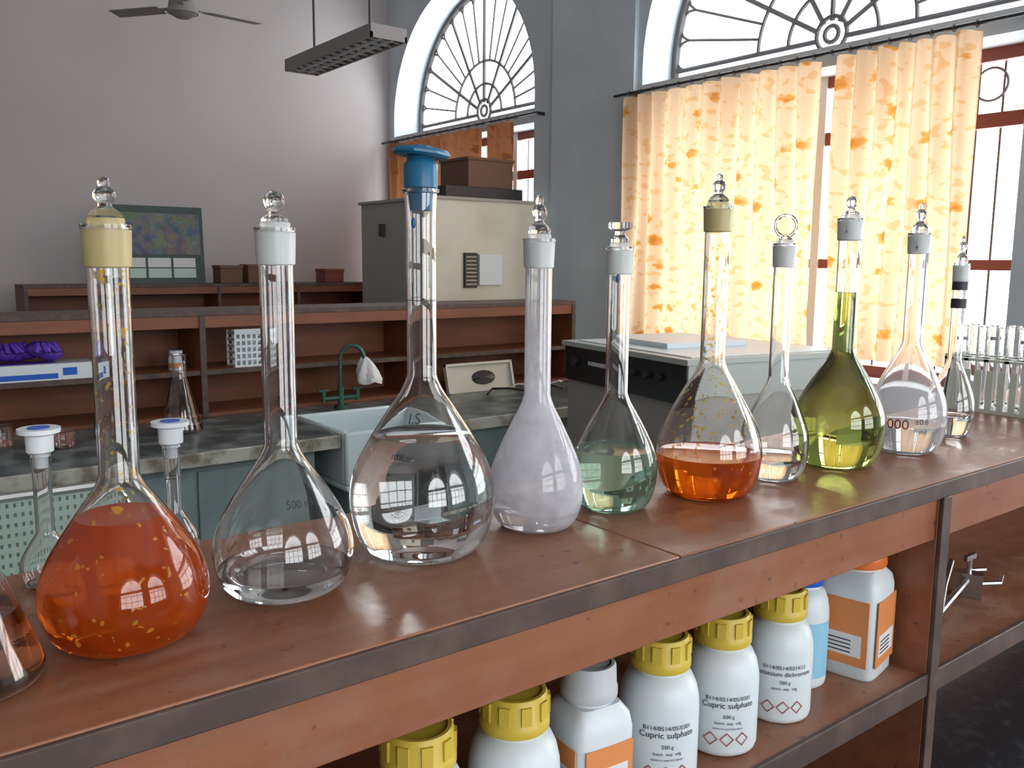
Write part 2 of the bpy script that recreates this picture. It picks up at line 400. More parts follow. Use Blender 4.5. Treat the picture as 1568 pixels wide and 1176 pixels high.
# ------------------------------------------------------------------ near rack & its bench
b = B('reagent_rack')
z = CT; X0, X1 = -1.2, 2.6; Y0, Y1 = .50, .80
SEAM = .58
for a, c in ((X0, SEAM-.0008), (SEAM+.0008, X1)):
    b.box(a, c, Y0+.004, Y1, z-.020, z, M_top)
b.box(X0, X1, Y0, Y0+.004, z-.022, z-.0012, M_wooddk)
b.box(X0, X1, Y0+.006, Y0+.022, z-.075, z-.022, M_wood)
b.box(X0, X1, Y1-.015, Y1, z-.52, z-.020, M_wood)
b.box(X0, X1, Y0+.006, Y1-.015, z-.275, z-.25, M_top); b.box(X0, X1, Y0, Y0+.006, z-.277, z-.248, M_wooddk)
for x in (-1.2, -.1, 1.047, 2.58):
    b.box(x, x+.02, Y0+.003, Y1-.015, z-.54, z-.022, M_wood); b.box(x, x+.02, Y0-.003, Y0+.003, z-.54, z-.02, M_wooddk)
b.done(bevel=.0012)
b = B('lab_bench'); b.box(-1.4, 2.8, .18, 1.15, .82, .8595, M_dkstone); b.box(-1.35, 2.75, .25, 1.08, 0, .82, M_teal); b.done(bevel=.004)

# ------------------------------------------------------------------ flasks
def catmull(xs, ys, x):
    if x <= xs[0]: return ys[0]
    for k in range(len(xs)-1):
        if x <= xs[k+1]:
            t = (x-xs[k])/(xs[k+1]-xs[k]); p1, p2 = ys[k], ys[k+1]
            p0 = ys[k-1] if k else ys[0]; p3 = ys[k+2] if k+2 < len(ys) else ys[-1]
            return .5*((2*p1)+(-p0+p2)*t+(2*p0-5*p1+4*p2-p3)*t*t+(-p0+3*p1-3*p2+p3)*t**3)
    return ys[-1]
FT = [0, .15, .3, .45, .6, .75, .88, 1]; FY = [1, .955, .84, .67, .48, .28, .10, 0]
def body_profile(R, zm, hb, H, rn):
    rb = .60*R; o = []
    for k in range(0, 11):
        a = k/10*math.pi/2; o.append((rb+(R-rb)*math.sin(a)**.9, zm*(1-math.cos(a))))
    for k in range(1, 25):
        t = k/24; o.append((rn+(R-rn)*max(0, catmull(FT, FY, t)), zm+(hb-zm)*t))
    o.append((rn, (hb+H)/2)); o.append((rn, H-.03)); o.append((rn*1.04, H-.012)); o.append((rn*1.08, H-.004)); o.append((rn*1.22, H-.003)); o.append((rn*1.22, H))
    return o
def rat(prof, z):
    for (r0, z0), (r1, z1) in zip(prof[:-1], prof[1:]):
        if z0 <= z <= z1 and z1 > z0: return r0+(r1-r0)*(z-z0)/(z1-z0)
    return prof[-1][0]
def flask(name, x, y, R, zm, hb, H, rn, lvl, liq, stop, glass=M_glass, frost=M_frost, mark=None, head=1.0, dot=None, band=None, zb=CT+.0003, tk=.0013, texts=()):
    b = B(name); b.X = Matrix.Translation((x, y, zb))
    o = body_profile(R, zm, hb, H, rn)
    outer = [(0, .003), (o[0][0]*.75, .0015)]+o
    inn = [(max(r-tk, .001), z) for r, z in o if z > tk*2 and z < H-.002]
    inn_prof = [(0, .003+tk), (o[0][0]*.75, .0015+tk)]+inn
    inner_up = inn_prof+[(rn*1.08-tk, H)]
    b.lathe(outer+inner_up[::-1], glass, seg=64)
    if liq:
        e = .00025
        lp = [(0, .003+tk-e), (o[0][0]*.75, .0015+tk-e)]
        for r, z in inn:
            if z < lvl: lp.append((r+e, z))
        lp.append((rat(inn, lvl)+e, lvl)); lp.append((rat(inn, lvl)-.002, lvl-.0006)); lp.append((0, lvl-.0006))
        b.lathe(lp, liq, seg=64)
    g = M_glass; ri = rn-tk-.0004; h = head
    if stop in ('finial', 'ball', 'ring', 'flat', 'penny'):
        # ground cone inside the neck
        b.lathe([(0, H-.026), (ri*.86, H-.026), (ri*.99, H-.001), (ri*1.05, H+.002), (ri*1.0, H+.004), (0, H+.004)], frost, seg=32)
        # frosted / taped sleeve just outside the joint
        b.lathe([(rn+.0003, H-.028), (rn*1.03+.0012, H-.027), (rn*1.10+.0012, H-.004), (rn*1.10+.0012, H-.0035), (rn*1.06+.0001, H-.0035)], frost, seg=32, close=True)
    if stop == 'finial':
        pr = [(0, .0042), (ri*.95, .0044), (ri*1.0, .007), (ri*.8, .011), (ri*.42, .015), (ri*.40, .018), (ri*.62, .022), (ri*.66, .026), (ri*.5, .030), (ri*.30, .032), (ri*.36, .035), (ri*.28, .039), (0, .041)]
        b.lathe([(r, H+z*h) for r, z in pr], g, seg=10)
    elif stop == 'ball':
        b.lathe([(0, H+.0042), (ri*.9, H+.0044), (ri*.9, H+.007), (ri*.4, H+.010), (ri*.38, H+.012), (0, H+.012)], g, seg=24)
        b.ball((0, 0, H+.0195*h), .0082, g, sx=(1, .75, 1))
    elif stop == 'ring':
        b.lathe([(0, H+.0042), (ri*.9, H+.0044), (ri*.5, H+.009), (0, H+.009)], g, seg=24)
        b.tube([(.0125*math.cos(k*math.pi/16)*.79, -.0125*math.cos(k*math.pi/16)*.61, H+.0205+.0125*math.sin(k*math.pi/16)) for k in range(32)], .0022, g, 8, True)
    elif stop == 'flat':
        b.lathe([(0, H+.0042), (ri*.95, H+.0044), (ri*.95, H+.008), (ri*.55, H+.012), (ri*.55, H+.016), (ri*1.25, H+.019), (ri*1.25, H+.0245), (0, H+.0245)], g, seg=12)
    elif stop == 'blue':
        b.lathe([(0, H-.018), (ri*.85, H-.018), (ri*1.0, H-.001), (ri*1.28, H+.001), (ri*1.32, H+.020), (ri*1.05, H+.024), (ri*1.05, H+.027), (0, H+.027)], M_bluepl, seg=32)
        T = Euler((3*D2R, 4*D2R, 0)).to_matrix().to_4x4()
        b.lathe([(0, 0), (.0235, 0), (.0255, .002), (.0255, .004), (.023, .0065), (.010, .0065), (.009, .009), (0, .009)], M_bluepl, (0, 0, H+.027), 8, T)
    elif stop == 'cap':
        b.lathe([(0, H-.012), (ri*.9, H-.012), (ri*1.02, H), (rn*1.45, H+.001), (rn*1.5, H+.014), (.0125, H+.015), (.0155, H+.016), (.0155, H+.0195), (0, H+.0195)], M_whitepl, seg=32)
        b.lathe([(0, H+.0196), (.008, H+.0196), (.008, H+.0202), (0, H+.0202)], M_bluecap, seg=24)
    fc = math.atan2(-y, -x)
    if mark:  # calibration ring on the neck
        b.lathe([(rn+.0001, mark), (rn+.0003, mark), (rn+.0003, mark+.0006), (rn+.0001, mark+.0006)], M_ink, seg=32, close=True)
    if dot:
        a = fc+dot[1]; b.ball((rn*math.cos(a), rn*math.sin(a), dot[0]), .0042, M_dotblue, 12, (.5, .5, 1.1))
    if band:
        for z0 in band: b.lathe([(rn+.0002, z0), (rn+.0012, z0), (rn+.0012, z0+.014), (rn+.0002, z0+.014)], M_ink, seg=24, close=True)
    for t, sz, z0, da, mt in texts:
        b.text(t, sz, lambda q: rat(o, q), 0, 0, z0, fc+da, mt)
    return b.done()

VF = 'volumetric_flask'
flask(VF, .1425, .6195, .0550, .034, .115, .281, .0130, .087, M_lor, 'finial', glass=M_spot, frost=M_frosty, head=.75)
flask(VF+'.001', .266, .640, .0545, .033, .118, .283, .0128, .019, M_lw, 'ball', texts=(('500 ml', .008, .075, .35, M_ink),))
flask(VF+'.002', .404, .655, .0650, .053, .160, .320, .0130, .107, M_lw, 'blue', mark=.225, dot=(.291, -.5), texts=(('1000 ml', .006, .094, -.35, M_ink), ('I.S', .012, .122, -.2, M_ink)))
flask(VF+'.003', .534, .653, .0465, .040, .132, .281, .0128, .020, M_lw, 'finial', glass=M_fog)
flask(VF+'.004', .644, .656, .0455, .044, .124, .275, .0118, .064, M_lpg, 'flat', dot=(.243, -.1))
flask(VF+'.005', .7705, .634, .0590, .048, .153, .321, .0135, .047, M_lor, 'finial', glass=M_spot, frost=M_frosty, head=.85)
flask(VF+'.006', .895, .635, .0400, .043, .125, .283, .0115, .028, M_lw, 'ring')
flask(VF+'.007', 1.026, .632, .0585, .055, .152, .317, .0135, .224, M_lgr, 'ball', dot=(.300, -.3))
flask(VF+'.008', 1.180, .622, .0515, .052, .155, .302, .0128, .040, M_lw, 'finial', glass=M_fog2, dot=(.283, -.2), texts=(('1000', .019, .038, -.30, M_redink), ('±0.8', .010, .046, .38, M_ink), ('ml', .010, .032, .43, M_ink)))
flask(VF+'.009', 1.345, .641, .0340, .040, .118, .262, .0098, .031, M_lw, 'finial', band=(.195, .222))
flask(VF+'.010', .117, .757, .0200, .016, .045, .108, .0068, 0, None, 'cap', tk=.001)
flask(VF+'.011', .2165, .757, .0200, .016, .045, .103, .0068, 0, None, 'cap', tk=.001)

def conical(name, x, y, zb, R, H, rn, hn, lvl, liq):
    b = B(name); b.X = Matrix.Translation((x, y, zb+.0003)); tk = .0014
    o = [(R*.9, 0), (R*.97, R*.04), (R, R*.12), (R*.98, R*.22), (rn*1.15, hn-.01), (rn, hn), (rn, H-.004), (rn*1.2, H-.002), (rn*1.2, H)]
    inn = [(r-tk, z) for r, z in o[1:-2]]
    b.lathe([(0, .0015)]+o+[(rn-tk, H)]+inn[::-1]+[(0, .0015+tk)], M_glass, seg=48)
    if liq:
        lp = [(0, .0013+tk)]+[(r+.0002, z) for r, z in inn if z < lvl]+[(rat(inn, lvl)+.0002, lvl), (0, lvl)]
        b.lathe(lp, liq, seg=48)
    return b.done()
conical('conical_flask', .042, .606, CT, .047, .15, .014, .105, .045, M_lor2)
conical('conical_flask.001', 1.23, 4.12, .86, .095, .36, .030, .25, .05, M_lw)

# ------------------------------------------------------------------ test tube rack on counter
b = B('test_tube_rack')
tx0, tx1, ty0, ty1 = 1.60, 1.69, .53, .78
b.box(tx0, tx1, ty0, ty1, CT, CT+.006, M_rackpl)
b.box(tx0, tx1, ty0, ty0+.005, CT, CT+.10, M_rackpl); b.box(tx0, tx1, ty1-.005, ty1, CT, CT+.10, M_rackpl)
for k in range(13):
    yy = ty0+.005+(ty1-ty0-.013)*k/12
    b.box(tx0, tx0+.003, yy, yy+.011, CT+.006, CT+.075, M_rackpl)
def platez(z0):
    b.box(tx0, tx0+.012, ty0, ty1, z0, z0+.005, M_rackpl); b.box(tx1-.012, tx1, ty0, ty1, z0, z0+.005, M_rackpl); b.box(tx0+.036, tx0+.054, ty0, ty1, z0, z0+.005, M_rackpl)
    for k in range(8):
        yy = ty0+(ty1-ty0-.008)*k/7; b.box(tx0, tx1, yy, yy+.008, z0+.0005, z0+.0045, M_rackpl)
platez(CT+.09)
for c in range(2):
    for k in range(7):
        yy = ty0+.0215+k*(ty1-ty0-.008)/7; xx = tx0+.024+c*.042
        r = .0085
        b.lathe([(0, .007), (r*.7, .0095), (r, .015), (r, .150), (r*1.2, .151), (r*1.2, .153), (r-.001, .153), (r-.001, .016), (r*.6, .0115), (0, .0095)], M_glass, (xx, yy, CT), 16)
        if (k+c) % 3 == 0: b.cyl((xx, yy, CT+.125), r*.8, .006, M_purple if k == 0 else M_whitepl, 12)
b.done()

# ------------------------------------------------------------------ reagent bottles on shelf
ZSH = CT-.25+.0005
def bottle(name, x, y, R, h, capm, kind='round', lines=(), label=None, capr=None, rot=0):
    b = B(name); b.X = Matrix.Translation((x, y, ZSH))
    cr = capr or R*.74; ch = .036; hs = h-ch
    if kind == 'round':
        pr = [(0, .002), (R*.85, 0), (R*.96, .003), (R, .008), (R, hs-.035), (R*.985, hs-.026), (R*.92, hs-.014), (R*.80, hs-.004), (cr*.86, hs), (cr*.86, hs+.008), (0, hs+.008)]
        b.lathe(pr, M_whitepl, seg=48)
    else:
        T = Matrix.Rotation(rot, 4, 'Z'); s = R*.92
        i = b.mi(M_whitepl); rings = []
        for (k, z) in ((.93, 0), (1, .004), (1, hs-.022), (.93, hs-.010), (.70, hs)):
            ring = []
            for j in range(32):
                a = 2*math.pi*j/32; ca, sa = math.cos(a), math.sin(a)
                e = .38; ring.append(b.v(T @ Vector((s*k*math.copysign(abs(ca)**e, ca), s*k*math.copysign(abs(sa)**e, sa), z))))
            rings.append(ring)
        for A, C in zip(rings[:-1], rings[1:]):
            for j in range(32): b.f([A[j], A[(j+1)%32], C[(j+1)%32], C[j]], i, True)
        b.f(rings[0][::-1], i); b.f(rings[-1], i)
        b.cyl((0, 0, hs-.001), cr*.85, .009, M_whitepl)
        if label:
            for sgn in (0, 1):
                TT = T @ Matrix.Rotation(-sgn*math.pi/2, 4, 'Z')
                b.box(-s*.8, s*.8, -s-.0008, -s*.99, .018, hs-.032, label, TT)
                b.box(-s*.62, s*.62, -s-.0012, -s-.0008, .030, .058, M_wlabel if label != M_wlabel else M_blabel, TT)
                for q in range(4): b.box(-s*.5, s*.3, -s-.0015, -s-.0012, .034+q*.005, .0355+q*.005, M_ink, TT)
    # cap with lugs
    b.lathe([(0, hs+.004), (cr, hs+.004), (cr*1.03, hs+.006), (cr*1.03, hs+.013), (cr*.99, hs+.0145), (cr*.96, h-.003), (cr*.90, h), (cr*.8, h), (cr*.78, h-.002), (0, h-.002)], capm, seg=40)
    if kind == 'round' and capm == M_yellow:
        for k in range(10):
            a = 2*math.pi*k/10; T = Matrix.Rotation(a, 4, 'Z')
            b.box(cr*.93, cr*1.03, -.0045, .0045, hs+.016, h-.004, capm, T)
    fc = math.atan2(-y, -x)+.15
    if kind == 'round':
        if label:
            n = 16; i = b.mi(label); lo = []; hi = []
            for k in range(n+1):
                a = fc-1.2+2.4*k/n; lo.append(b.v(((R+.0004)*math.cos(a), (R+.0004)*math.sin(a), .015))); hi.append(b.v(((R+.0004)*math.cos(a), (R+.0004)*math.sin(a), hs-.038)))
            for k in range(n): b.f([lo[k], lo[k+1], hi[k+1], hi[k]], i, True)
        RR = lambda z: R+.0004
        z = hs-.046
        for t, sz in lines:
            b.text(t, sz, RR, 0, 0, z, fc+.1, M_ink); z -= sz*1.25
        if lines:
            for k in range(3):
                a0 = fc-.35+k*.42
                i = b.mi(M_redink); zc = .022; q = .0075
                for (u1, v1, u2, v2) in ((0, q, q, 0), (q, 0, 0, -q), (0, -q, -q, 0), (-q, 0, 0, q)):
                    pts = []
                    for (u, vv, sc) in ((u1, v1, 1), (u2, v2, 1), (u2, v2, .82), (u1, v1, .82)):
                        a = a0+u*sc/R; pts.append(b.v(((R+.0009)*math.cos(a), (R+.0009)*math.sin(a), zc+vv*sc)))
                    b.f(pts, i)
    return b.done()
cs = (('B114/0514/05/0301', .0062), ('Cupric sulphate', .0088), ('500 g', .0055), ('batch  exp  mfg', .0045), ('store in cool dry place', .0035))
pdl = (('0114/0514/0214/12', .0062), ('Potassium dichromate', .0072), ('500 g', .0055), ('batch  exp  mfg', .0045))
bottle('reagent_bottle', .337, .555, .040, .148, M_yellow, lines=cs)
bottle('reagent_bottle.001', .434, .556, .040, .148, M_yellow, lines=cs)
bottle('reagent_bottle.002', .524, .560, .036, .146, M_greypl, kind='sq', label=M_olabel, rot=-.1, capr=.026)
bottle('reagent_bottle.003', .620, .560, .0395, .148, M_yellow, lines=cs)
bottle('reagent_bottle.004', .718, .562, .0395, .146, M_yellow, lines=cs)
bottle('reagent_bottle.005', .822, .565, .0385, .148, M_yellow, lines=pdl)
bottle('reagent_bottle.006', .908, .592, .031, .158, M_bluecap, label=M_blabel, capr=.022)
bottle('reagent_bottle.007', .995, .575, .043, .170, M_orange, kind='sq', label=M_olabel, rot=.20, capr=.034)

# clamps on the right shelf
b = B('laboratory_clamp')
zz = ZSH+.008
b.tube([(1.14, .56, zz), (1.36, .60, zz+.02)], .005, M_steel)
b.tube([(1.12, .53, zz), (1.22, .57, zz+.05), (1.30, .60, zz+.06)], .004, M_steel)
b.box(-.012, .012, -.02, .02, -.008, .03, M_steel, Matrix.Translation((1.36, .60, zz)) @ Matrix.Rotation(.4, 4, 'Z'))
b.tube([(1.36, .60, zz+.03), (1.36, .60, zz+.055)], .004, M_steel); b.box(1.345, 1.375, .597, .603, zz+.05, zz+.058, M_steel)
b.tube([(1.36, .60, zz+.01), (1.40, .57, zz+.012), (1.44, .585, zz+.01)], .004, M_steel)
b.tube([(1.36, .60, zz+.01), (1.41, .63, zz+.012), (1.45, .615, zz+.01)], .004, M_steel)
b.done()

# ------------------------------------------------------------------ rear bench with sink and rack
ZB = .86
b = B('sink_bench')
b.box(-1.2, 1.78, 3.62, 4.80, ZB-.045, ZB, M_stone); b.box(2.42, 3.90, 3.62, 4.80, ZB-.045, ZB, M_stone); b.box(1.78, 2.42, 4.18, 4.80, ZB-.045, ZB, M_stone)
b.box(-1.2, 1.785, 3.605, 3.62, ZB-.06, ZB-.001, M_stoneedge); b.box(2.415, 3.905, 3.605, 3.62, ZB-.06, ZB-.001, M_stoneedge)
b.box(1.78, 1.795, 3.62, 3.75, ZB-.05, ZB-.001, M_stoneedge)
b.box(-1.15, 1.70, 3.70, 4.78, 0, ZB-.045, M_teal); b.box(2.5, 3.85, 3.70, 4.78, 0, ZB-.045, M_teal); b.box(1.70, 2.5, 4.25, 4.78, 0, ZB-.045, M_teal)
for k in range(8):
    x = -1.0+.36*k
    if x+.3 < 1.7: b.box(x, x+.30, 3.69, 3.70, .12, ZB-.10, M_teal)
b.done(bevel=.004)
b = B('ceramic_sink')
x0, x1, y0, y1, t = 1.80, 2.41, 3.58, 4.17, .03
b.box(x0, x1, y0, y0+t, ZB-.24, ZB+.012, M_porc); b.box(x0, x1, y1-t, y1, ZB-.24, ZB+.012, M_porc)
b.box(x0, x0+t, y0+t, y1-t, ZB-.24, ZB+.012, M_porc); b.box(x1-t, x1, y0+t, y1-t, ZB-.24, ZB+.012, M_porc); b.box(x0, x1, y0, y1, ZB-.27, ZB-.24, M_porc)
b.tube([(2.1, 3.88, ZB-.27), (2.1, 3.88, 0)], .03, M_greypl, 12)
b.box(1.83, 1.88, 3.62, 4.15, 0, ZB-.27, M_teal); b.box(2.33, 2.38, 3.62, 4.15, 0, ZB-.27, M_teal)
b.done(bevel=.012)
b = B('gooseneck_faucet')
fx, fy = 2.12, 4.27
b.cyl((fx, fy, ZB), .035, .02, M_tap); b.cyl((fx, fy, ZB+.02), .018, .1, M_tap)
b.tube([(fx-.10, fy, ZB+.06), (fx+.10, fy, ZB+.06)], .014, M_tap, 10)
for sgn in (-1, 1): b.cyl((fx+sgn*.10, fy, ZB+.04), .012, .06, M_tap); b.box(fx+sgn*.10-.03, fx+sgn*.10+.03, fy-.006, fy+.006, ZB+.10, ZB+.112, M_tap)
pts = [(fx, fy, ZB+.12), (fx, fy, ZB+.27)]+[(fx+.055*(1-math.cos(a*math.pi/8)), fy-.035*(1-math.cos(a*math.pi/8)), ZB+.27+.075*math.sin(a*math.pi/8)) for a in range(1, 9)]
b.tube(pts, .011, M_tap, 10)
# cloth tied on the spout: a flared, crumpled bag
i = b.mi(M_cloth); rings = []
for q, (z0, rr) in enumerate(((.275, .016), (.262, .026), (.235, .042), (.20, .055), (.165, .062), (.14, .055))):
    rings.append([b.v((fx+.11+.012*q*.5+rr*(1+.22*math.sin(5*a+q))*math.cos(a), fy-.07+rr*(1+.22*math.sin(5*a+q))*math.sin(a), ZB+z0+.008*math.sin(3*a))) for a in [2*math.pi*j/30 for j in range(30)]])
for A, C in zip(rings[:-1], rings[1:]):
    for j in range(30): b.f([A[j], A[(j+1)%30], C[(j+1)%30], C[j]], i, True)
b.f(rings[0], i); b.f(rings[-1], i)
b.done()

def bigrack(name, X0, X1, Yf, Yb, zt, zb, posts, mid):
    b = B(name)
    b.box(X0, X1, Yf, Yb, zt-.025, zt, M_wooddk); b.box(X0, X1, Yf+.004, Yf+.02, zt-.085, zt-.025, M_woodrear)
    b.box(X0, X1, Yb-.02, Yb, zb, zt-.025, M_woodrear)
    b.box(X0, X1, Yf+.01, Yb-.02, mid-.02, mid, M_woodrear); b.box(X0, X1, Yf+.004, Yf+.01, mid-.023, mid+.002, M_wooddk)
    b.box(X0, X1, Yf+.01, Yb-.02, zb, zb+.02, M_woodrear)
    for x in posts: b.box(x, x+.03, Yf-.001, Yb-.02, zb, zt-.025, M_woodrear); b.box(x, x+.03, Yf-.004, Yf-.001, zb, zt-.025, M_wooddk)
    b.done(bevel=.002)
bigrack('wooden_rack', -1.1, 3.92, 4.40, 4.78, CT, ZB+.0005, (-1.1, .2, 1.42, 2.66, 3.89), 1.10)

ZM = 1.1005
b = B('plastic_basket')
bx, by, bw, bd, bh = 1.70, 4.50, .085, .06, .19
for k in range(7):
    u = -bw+2*bw*k/6
    for yy in (by-bd, by+bd-.006): b.box(bx+u-.006, bx+u+.006, yy, yy+.006, ZM, ZM+bh, M_whitepl)
for k in range(6):
    z0 = ZM+.034*k
    for yy in (by-bd, by+bd-.006): b.box(bx-bw, bx+bw, yy-.001, yy+.007, z0, z0+.012, M_whitepl)
    for xx in (bx-bw, bx+bw-.006): b.box(xx-.001, xx+.007, by-bd, by+bd, z0, z0+.012, M_whitepl)
b.box(bx-bw, bx+bw, by-bd, by+bd, ZM, ZM+.006, M_whitepl); b.box(bx-bw-.008, bx+bw+.008, by-bd-.008, by-bd, ZM+bh-.01, ZM+bh+.008, M_whitepl)
b.done()
b = B('labelled_jar'); b.lathe([(0, 0), (.035, 0), (.038, .005), (.038, .065), (.03, .08), (.0, .08)], M_whitepl, (1.33, 4.50, ZM), 24); b.cyl((1.33, 4.50, ZM+.08), .032, .02, M_whitepl)
b.lathe([(.0382, .015), (.0386, .015), (.0386, .04), (.0382, .04)], M_olabel, (1.33, 4.50, ZM), 24, close=True); b.done()
b = B('glove_box'); b.box(.50, .94, 4.43, 4.60, ZM, ZM+.075, M_whitepl); b.box(.50, .78, 4.4285, 4.43, ZM+.008, ZM+.032, M_bluecap); b.box(.80, .86, 4.4285, 4.43, ZM+.02, ZM+.055, M_bluecap); b.box(.53, .78, 4.46, 4.57, ZM+.075, ZM+.078, M_purple); b.done(bevel=.003)
b = B('nitrile_gloves'); rr = random.Random(7)
for k in range(9):
    px = .40+.045*k; py = 4.50+rr.uniform(-.03, .03); zb_ = ZM+.085
    b.ball((px, py, zb_+.03+rr.uniform(0, .04)), .044, M_purple, 14, (1.3, 1, .8))
    for q in range(4):
        a = rr.uniform(-1.9, -.3); ln = rr.uniform(.05, .10)
        p0 = Vector((px, py, zb_+.05)); p1 = p0+Vector((math.cos(a)*ln*.6, math.sin(a)*ln*.5, .03)); p2 = p0+Vector((math.cos(a)*ln, math.sin(a)*ln*.7, -.005))
        b.tube([p0, p1, p2], .012, M_purple, 8)
b.done()
b = B('enamel_tray')
T = Matrix.Translation((3.12, 4.36, ZB+.001)) @ Matrix.Rotation(-.25, 4, 'X')
b.box(-.24, .24, 0, .008, 0, .17, M_cream, T); b.box(-.25, .25, -.02, .008, .165, .18, M_cream, T); b.box(-.25, -.235, -.02, .008, 0, .18, M_cream, T); b.box(.235, .25, -.02, .008, 0, .18, M_cream, T)
b.lathe([(0, 0), (.09, 0), (.085, .004), (0, .004)], M_black, seg=24, T=T @ Matrix.Translation((.03, -.001, .085)) @ Matrix.Rotation(math.pi/2, 4, 'X') @ Matrix.Diagonal((1, .5, 1, 1)))
b.done()
b = B('power_cable'); b.tube([(3.05+.08*k, 4.2+.06*math.sin(k*1.7), ZB+.008+.025*abs(math.sin(k*.9))) for k in range(10)], .007, M_cable); b.tube([(3.3+.05*k, 4.28+.04*math.cos(k*1.3), ZB+.008+.03*abs(math.sin(k*1.1))) for k in range(9)], .006, M_whitepl); b.done()
for k, (x, y, r, h) in enumerate(((.35, 4.1, .04, .10), (.52, 4.2, .035, .09), (.72, 4.05, .045, .07), (.90, 4.2, .03, .11))):
    b = B('glass_beaker' + ('.%03d' % k if k else '')); b.lathe([(0, 0), (r*.95, 0), (r, .004), (r, h), (r*1.06, h+.002), (r-.002, h), (r-.002, .006), (0, .004)], M_glass, (x, y, ZB), 28); b.done()

# perforated chair
b = B('perforated_chair')
cx, cy, zt = .40, 2.75, .98
cw, n, mrows = .50, 26, 16
for k in range(n+1): 
    u = -cw/2+cw*k/n; b.box(cx+u-.006, cx+u+.006, cy, cy+.008, .52, zt, M_greenpl)
for k in range(mrows+1):
    z0 = .52+(zt-.52)*k/mrows; b.box(cx-cw/2, cx+cw/2, cy-.001, cy+.009, z0-.008, z0+.008, M_greenpl)
b.tube([(cx-cw/2-.01, cy+.004, 0), (cx-cw/2-.01, cy+.004, zt-.03), (cx-cw/2+.03, cy+.004, zt+.01), (cx+cw/2-.03, cy+.004, zt+.01), (cx+cw/2+.01, cy+.004, zt-.03), (cx+cw/2+.01, cy+.004, 0)], .014, M_steel)
b.box(cx-cw/2, cx+cw/2, cy-.45, cy, .43, .46, M_greenpl)
for u in (-cw/2, cw/2): b.tube([(cx+u, cy-.44, 0), (cx+u, cy-.44, .43)], .013, M_steel)
b.done()

# ------------------------------------------------------------------ freezer-like appliance
b = B('laboratory_freezer')
ang = math.atan2(.17, .985)
b.X = Matrix.Translation((2.80, 2.42, 0)) @ Matrix.Rotation(-ang, 4, 'Z')
LX, LY, LZ = .93, .97, 1.265
b.box(0, LX, 0, LY, .06, LZ-.17, M_greyen); b.box(-.015, LX, -.01, LY+.01, LZ-.17, LZ-.03, M_appl)
b.box(-.02, -.015, 0.0, LY, LZ-.20, LZ-.03, M_black)
b.box(-.03, LX+.01, -.02, LY+.02, LZ-.03, LZ-.005, M_appl); b.box(.03, LX-.04, .03, LY-.05, LZ-.005, LZ, M_whitepl); b.box(.15, LX-.30, .35, LY-.12, LZ, LZ+.025, M_whitepl)
for yy, r in ((.86, .026), (.36, .016), (.26, .016), (.17, .016)): b.cyl((-.02, yy, LZ-.10), r, .02, M_dkmetal, 16, T=Matrix.Rotation(-math.pi/2, 4, 'Y'))
b.box(-.023, -.02, .45, .75, LZ-.11, LZ-.09, M_greypl)
for u in (.08, LX-.08):
    for q in (.08, LY-.08): b.cyl((u, q, 0), .03, .06, M_cable)
b.done(bevel=.006)

# ------------------------------------------------------------------ tall cabinet by the far window
b = B('metal_cabinet')
x0, x1, y0, y1, zt = 3.60, 4.66, 5.67, 6.80, 2.13
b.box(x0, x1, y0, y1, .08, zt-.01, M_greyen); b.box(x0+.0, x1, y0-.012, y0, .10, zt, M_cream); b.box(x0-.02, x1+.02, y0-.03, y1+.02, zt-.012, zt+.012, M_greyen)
b.box(x0-.012, x0, y0+.04, y1-.04, .12, zt-.05, M_greyen)  # grey side against cream front: shade away from the window put into the colours
b.box(x0+.27, x0+.39, y0-.035, y0-.012, 1.45, 1.72, M_dkmetal); b.box(x0+.40, x0+.62, y0-.05, y0-.012, 1.47, 1.71, M_whitepl)
for k in range(8): b.box(x0+.28, x0+.38, y0-.04, y0-.035, 1.47+.03*k, 1.485+.03*k, M_greyen)
b.box(x0-.04, x0-.012, y0+.70, y0+.76, 1.85, 1.95, M_dkmetal)
for u in (x0+.05, x1-.05):
    for q in (y0+.05, y1-.05): b.cyl((u, q, 0), .03, .08, M_cable)
b.done(bevel=.006)
b = B('cardboard_box'); b.box(3.98, 4.42, 5.75, 6.15, 2.1425+.09, 2.46, M_card); b.box(3.97, 4.43, 5.74, 6.16, 2.44, 2.465, M_card); b.box(3.75, 4.5, 5.72, 6.2, 2.1425, 2.2325, M_dkmetal); b.box(3.70, 3.74, 5.9, 6.0, 2.1425, 2.22, M_dkmetal); b.box(3.7, 3.80, 5.93, 5.97, 2.16, 2.2, M_dkmetal); b.done(bevel=.005)

# ------------------------------------------------------------------ far rack, display board, clutter
bigrack('wooden_rack.001', 1.15, 4.2, 7.70, 8.10, 1.44, .86, (1.15, 1.9, 2.66, 3.4, 4.17), 1.15)
b = B('lab_bench.001'); b.box(1.0, 4.4, 7.3, 8.5, .81, .8595, M_stone); b.box(1.05, 4.35, 7.38, 8.45, 0, .81, M_teal); b.done()
m, nt, bs, o = newmat('landscape_print')
tc = nt.nodes.new('ShaderNodeTexCoord'); vo = nt.nodes.new('ShaderNodeTexVoronoi'); vo.inputs['Scale'].default_value = 5; vo.distance = 'CHEBYCHEV'
nz = nt.nodes.new('ShaderNodeTexNoise'); nz.inputs['Scale'].default_value = 14; nz.inputs['Detail'].default_value = 6
cr = nt.nodes.new('ShaderNodeValToRGB'); e = cr.color_ramp.elements
e[0].position = .3; e[0].color = (.015, .04, .02, 1); e[1].position = .75; e[1].color = (.18, .22, .35, 1)
q = e.new(.45); q.color = (.05, .07, .13, 1); q = e.new(.55); q.color = (.14, .11, .05, 1); q = e.new(.62); q.color = (.04, .09, .04, 1)
